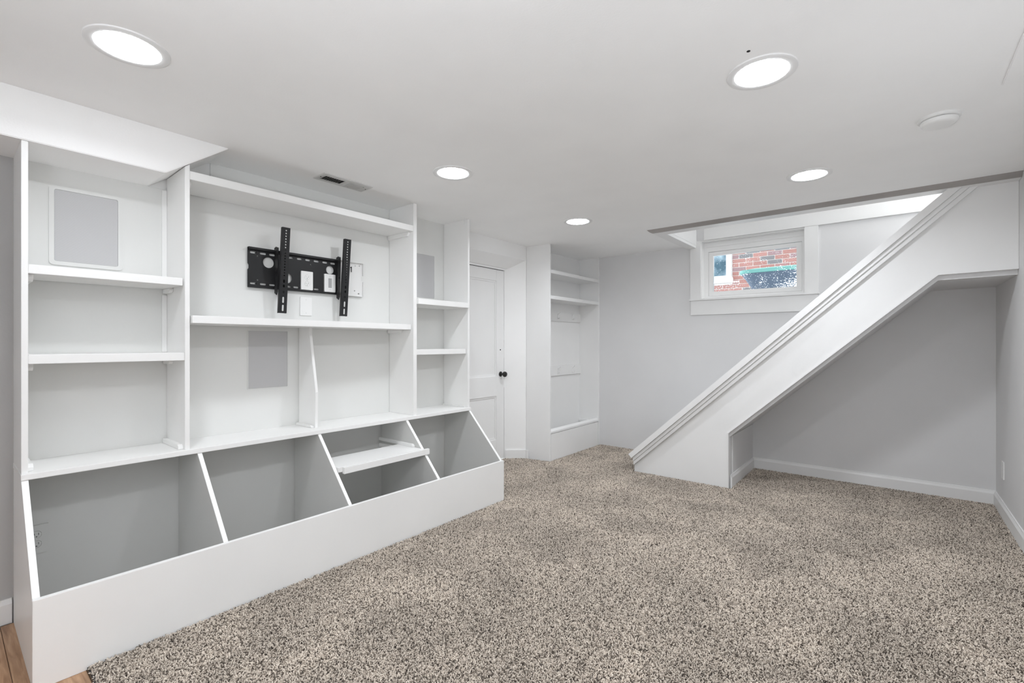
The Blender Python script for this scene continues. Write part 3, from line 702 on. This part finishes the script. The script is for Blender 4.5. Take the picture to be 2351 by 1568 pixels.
# casing and moulding round the stair opening
zc_ = H-0.027
m = MB().box(-1.640, XR-0.001, 3.967, 4.075, zc_, H); m.box(-1.640, -1.556, 4.075, YB-0.001, zc_, H)
m.box(-1.560, XR-0.001, 4.072, 4.0765, H, 2.30); m.box(-1.5585, -1.554, 4.0765, YB-0.001, H, 2.30)
o = m.build('trim_3', WHITE); tag(o, 'flat white casing round the stair opening in the ceiling', 'trim', kind='structure')
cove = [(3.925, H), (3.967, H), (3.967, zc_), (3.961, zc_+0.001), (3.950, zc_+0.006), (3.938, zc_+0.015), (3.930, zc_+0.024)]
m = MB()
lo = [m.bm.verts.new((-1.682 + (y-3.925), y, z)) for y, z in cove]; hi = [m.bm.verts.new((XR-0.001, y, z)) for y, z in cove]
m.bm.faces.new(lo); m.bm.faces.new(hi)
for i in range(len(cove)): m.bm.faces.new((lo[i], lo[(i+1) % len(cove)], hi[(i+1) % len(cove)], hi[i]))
o = m.build('trim_4', COVE_SHADE); tag(o, 'cove moulding along the front of the stair opening, its shade painted taupe-grey', 'trim', kind='structure')
m = MB()
lo = [m.bm.verts.new((-1.682 + (y-3.925), y, z)) for y, z in cove]; hi = [m.bm.verts.new((-1.682 + (y-3.925), YB-0.001, z)) for y, z in cove]
m.bm.faces.new(lo); m.bm.faces.new(hi)
for i in range(len(cove)): m.bm.faces.new((lo[i], lo[(i+1) % len(cove)], hi[(i+1) % len(cove)], hi[i]))
o = m.build('trim_5', WHITE); tag(o, 'white cove moulding along the left end of the stair opening', 'trim', kind='structure')

# ---------------------------------------------------------------- staircase
st = thing('staircase', (-0.65, 4.46, -0.02), 'white enclosed staircase rising right with a capped knee wall and open recess beneath', 'staircase')
S = 0.922
def cap_z(x): return 1.894 + S*x
KY = 4.05
xt = (H - 1.894)/S
top = lambda x: cap_z(x) - 0.050
MB().prism([(-1.853, Z0), (-1.042, Z0), (-1.042, 0.438), (0.216, 1.602), (XR-0.0005, 1.607), (XR-0.0005, H-0.001), (xt+0.052, H-0.001), (-1.853, top(-1.853))], 'y', KY, KY+0.03).build('knee_wall', WHITE, st, 0.001)
MB().prism([(-1.853, Z0), (-1.0425, Z0), (-1.0425, 0.405), (0.216, 1.572), (XR-0.0005, 1.577), (XR-0.0005, H-0.001), (xt+0.052, H-0.001), (-1.853, top(-1.853))], 'y', KY+0.0305, KY+0.11).build('inner_wall', WALLGREY, st)
def rake(name, y0, y1, d0, d1, x0, mat=WHITE, bevel=0.0015, plumb=True):
    """a board following the rake, its top d0 and its bottom d1 below the cap line (vertical measure)"""
    xe0 = (H-0.001 + d0 - 1.894)/S; xe1 = (H-0.001 + d1 - 1.894)/S
    poly = [(x0, cap_z(x0)-d0), (xe0, H-0.001), (xe1, H-0.001)]
    zb = cap_z(x0)-d1
    nx = x0 + (0.5*(d1-d0) if not plumb else 0)
    poly.append((nx, cap_z(nx)-d1))
    return MB().prism(poly, 'y', y0, y1).build(name, mat, st, bevel)
rake('cap_rail', 3.988, 4.185, 0.0, 0.060, -1.885, plumb=False)
rake('cap_moulding', 4.008, KY-0.0005, 0.0605, 0.095, -1.850)
rake('fascia_board', 4.020, KY-0.0005, 0.0955, 0.132, -1.850)
# bead round the recess opening
e_ = 0.012
MB().box(-1.054, -1.0425, KY-0.007, KY-0.0003, -0.01, 0.438).build('opening_bead', WHITE, st, 0.001)
MB().prism([(-1.054, 0.438), (-1.0425, 0.438), (0.216, 1.602), (0.212, 1.616)], 'y', KY-0.007, KY-0.0003).build('opening_bead', WHITE, st, 0.001)
MB().prism([(0.212, 1.616), (0.216, 1.602), (XR-0.001, 1.607), (XR-0.001, 1.620)], 'y', KY-0.007, KY-0.0003).build('opening_bead', WHITE, st, 0.001)
# recess lining: sloped soffit, level ceiling and left cheek
MB().prism([(-1.0425, 0.4045), (0.216, 1.571), (XR-0.0005, 1.576), (XR-0.0005, 1.600), (0.21, 1.595), (-1.06, 0.4045)], 'y', KY+0.111, YB-0.001).build('recess_soffit', WALLGREY, st)
box('recess_cheek', WALLGREY, st, -1.06, -1.037, KY+0.111, YB-0.001, Z0, 0.404, 0)
bb_y(-1.037, 1, KY+0.03, YB-0.015).build('cheek_baseboard', WHITE, st)
# the flight itself
run, rise = 0.217, 0.200
pts = [(-1.80, Z0)]
x, z = -1.80, Z0
for k in range(11):
    z += rise; pts.append((x, z)); x += run; pts.append((x, z))
pts += [(x, z-0.05), (x-0.3, z-0.15), (0.10, 1.62), (-1.10, 0.50), (-1.10, Z0)]
MB().prism(pts, 'y', KY+0.111, YB-0.002).build('flight', WALLGREY, st)

# ---------------------------------------------------------------- outside the window
o = MB().box(-7, 5, 5.13, 12, 1.30, 1.50).build('ground_outside', GROUND); tag(o, 'white snowy strip between the two houses', 'ground', kind='structure')
hs = thing('neighbouring_house', (-1.5, 8.0, 1.5), 'red brick house wall with a white framed window seen through the glass', 'house')
HY = 8.0
m = MB(); m.box(-6, -3.0, HY+0.006, 8.4, 1.5, 6.0); m.box(-2.01, 4, HY+0.006, 8.4, 1.5, 6.0); m.box(-3.0, -2.01, HY+0.006, 8.4, 1.5, 2.13); m.box(-3.0, -2.01, HY+0.006, 8.4, 3.2, 6.0)
m.build('mortar_wall', MORTAR, hs)
bl, bhgt, crs, pit = 0.190, 0.056, 0.0655, 0.200
bk = MB().box(0, bl, HY-0.002, HY+0.02, 0, bhgt).build('brick', BRICK, hs, 0.003, seg=1)
bme = bk.data; half = None
hb = MB().box(0, 0.090, HY-0.002, HY+0.02, 0, bhgt).build('brick', BRICK, hs, 0.003, seg=1)
cnt = 0
slots = []
for r in range(16):
    z = 1.72 + crs*r
    left = -2.0 if z > 2.10 else -2.75
    x = left
    if r % 2 == 0 and z > 2.10: slots.append((hb, x, z)); x += 0.100
    elif r % 2 == 0: x += 0.100
    while x < -0.72:
        slots.append((bk, x, z)); x += pit
base = {bk: Vector(bk.location), hb: Vector(hb.location)}
firsts = set()
for src, x, z in slots:
    if src not in firsts:
        firsts.add(src); c = src
    else:
        c = src.copy(); col.objects.link(c); c.parent = hs
    c.location = base[src] + Vector((x, random.uniform(-0.001, 0.001), z))
hw = pierced('window_frame', ROOFWHITE, hs, [[(-3.0, 2.22), (-2.012, 2.22), (-2.012, 3.2), (-3.0, 3.2)], [(-2.915, 2.25), (-2.085, 2.25), (-2.085, 3.12), (-2.915, 3.12)]], 0.07, lambda u, v, q: (u, HY-0.01+q, v))
box('window_glass', HOUSEPANE, hw, -2.915, -2.085, HY+0.010, HY+0.016, 2.25, 3.12, 0)
box('window_sill', ROOFWHITE, hs, -3.02, -1.99, HY-0.05, HY+0.05, 2.135, 2.219, 0.004)

bn = thing('recycling_bin', (-0.98, 5.95, 1.5), 'slate blue tub bin with a teal rim standing outside the window', 'bin')
def tub(m, z0, z1, hw0, hd0, hw1, hd1, rad=0.10, cap=True, cx=-0.98, cy=5.95):
    def ring(hw_, hd_, z): return [m.bm.verts.new((p[0]+cx, p[1]+cy, z)) for p in rrect(-hw_, hw_, -hd_, hd_, rad, 6)]
    A = ring(hw0, hd0, z0); B = ring(hw1, hd1, z1); n = len(A)
    for i in range(n): m.bm.faces.new((A[i], A[(i+1) % n], B[(i+1) % n], B[i]))
    m.bm.faces.new(A); m.bm.faces.new(B)
m = MB(); tub(m, 1.50, 1.80, 0.20, 0.15, 0.285, 0.20); tub(m, 1.80, 1.945, 0.285, 0.20, 0.37, 0.25); m.build('body', BINBLUE, bn, 0, True)
m = MB(); tub(m, 1.945, 1.985, 0.392, 0.265, 0.385, 0.26); m.build('rim', TEAL, bn, 0.004)
m = MB(); tub(m, 1.985, 2.003, 0.375, 0.25, 0.30, 0.18); m.build('lid', TEAL, bn, 0, True)
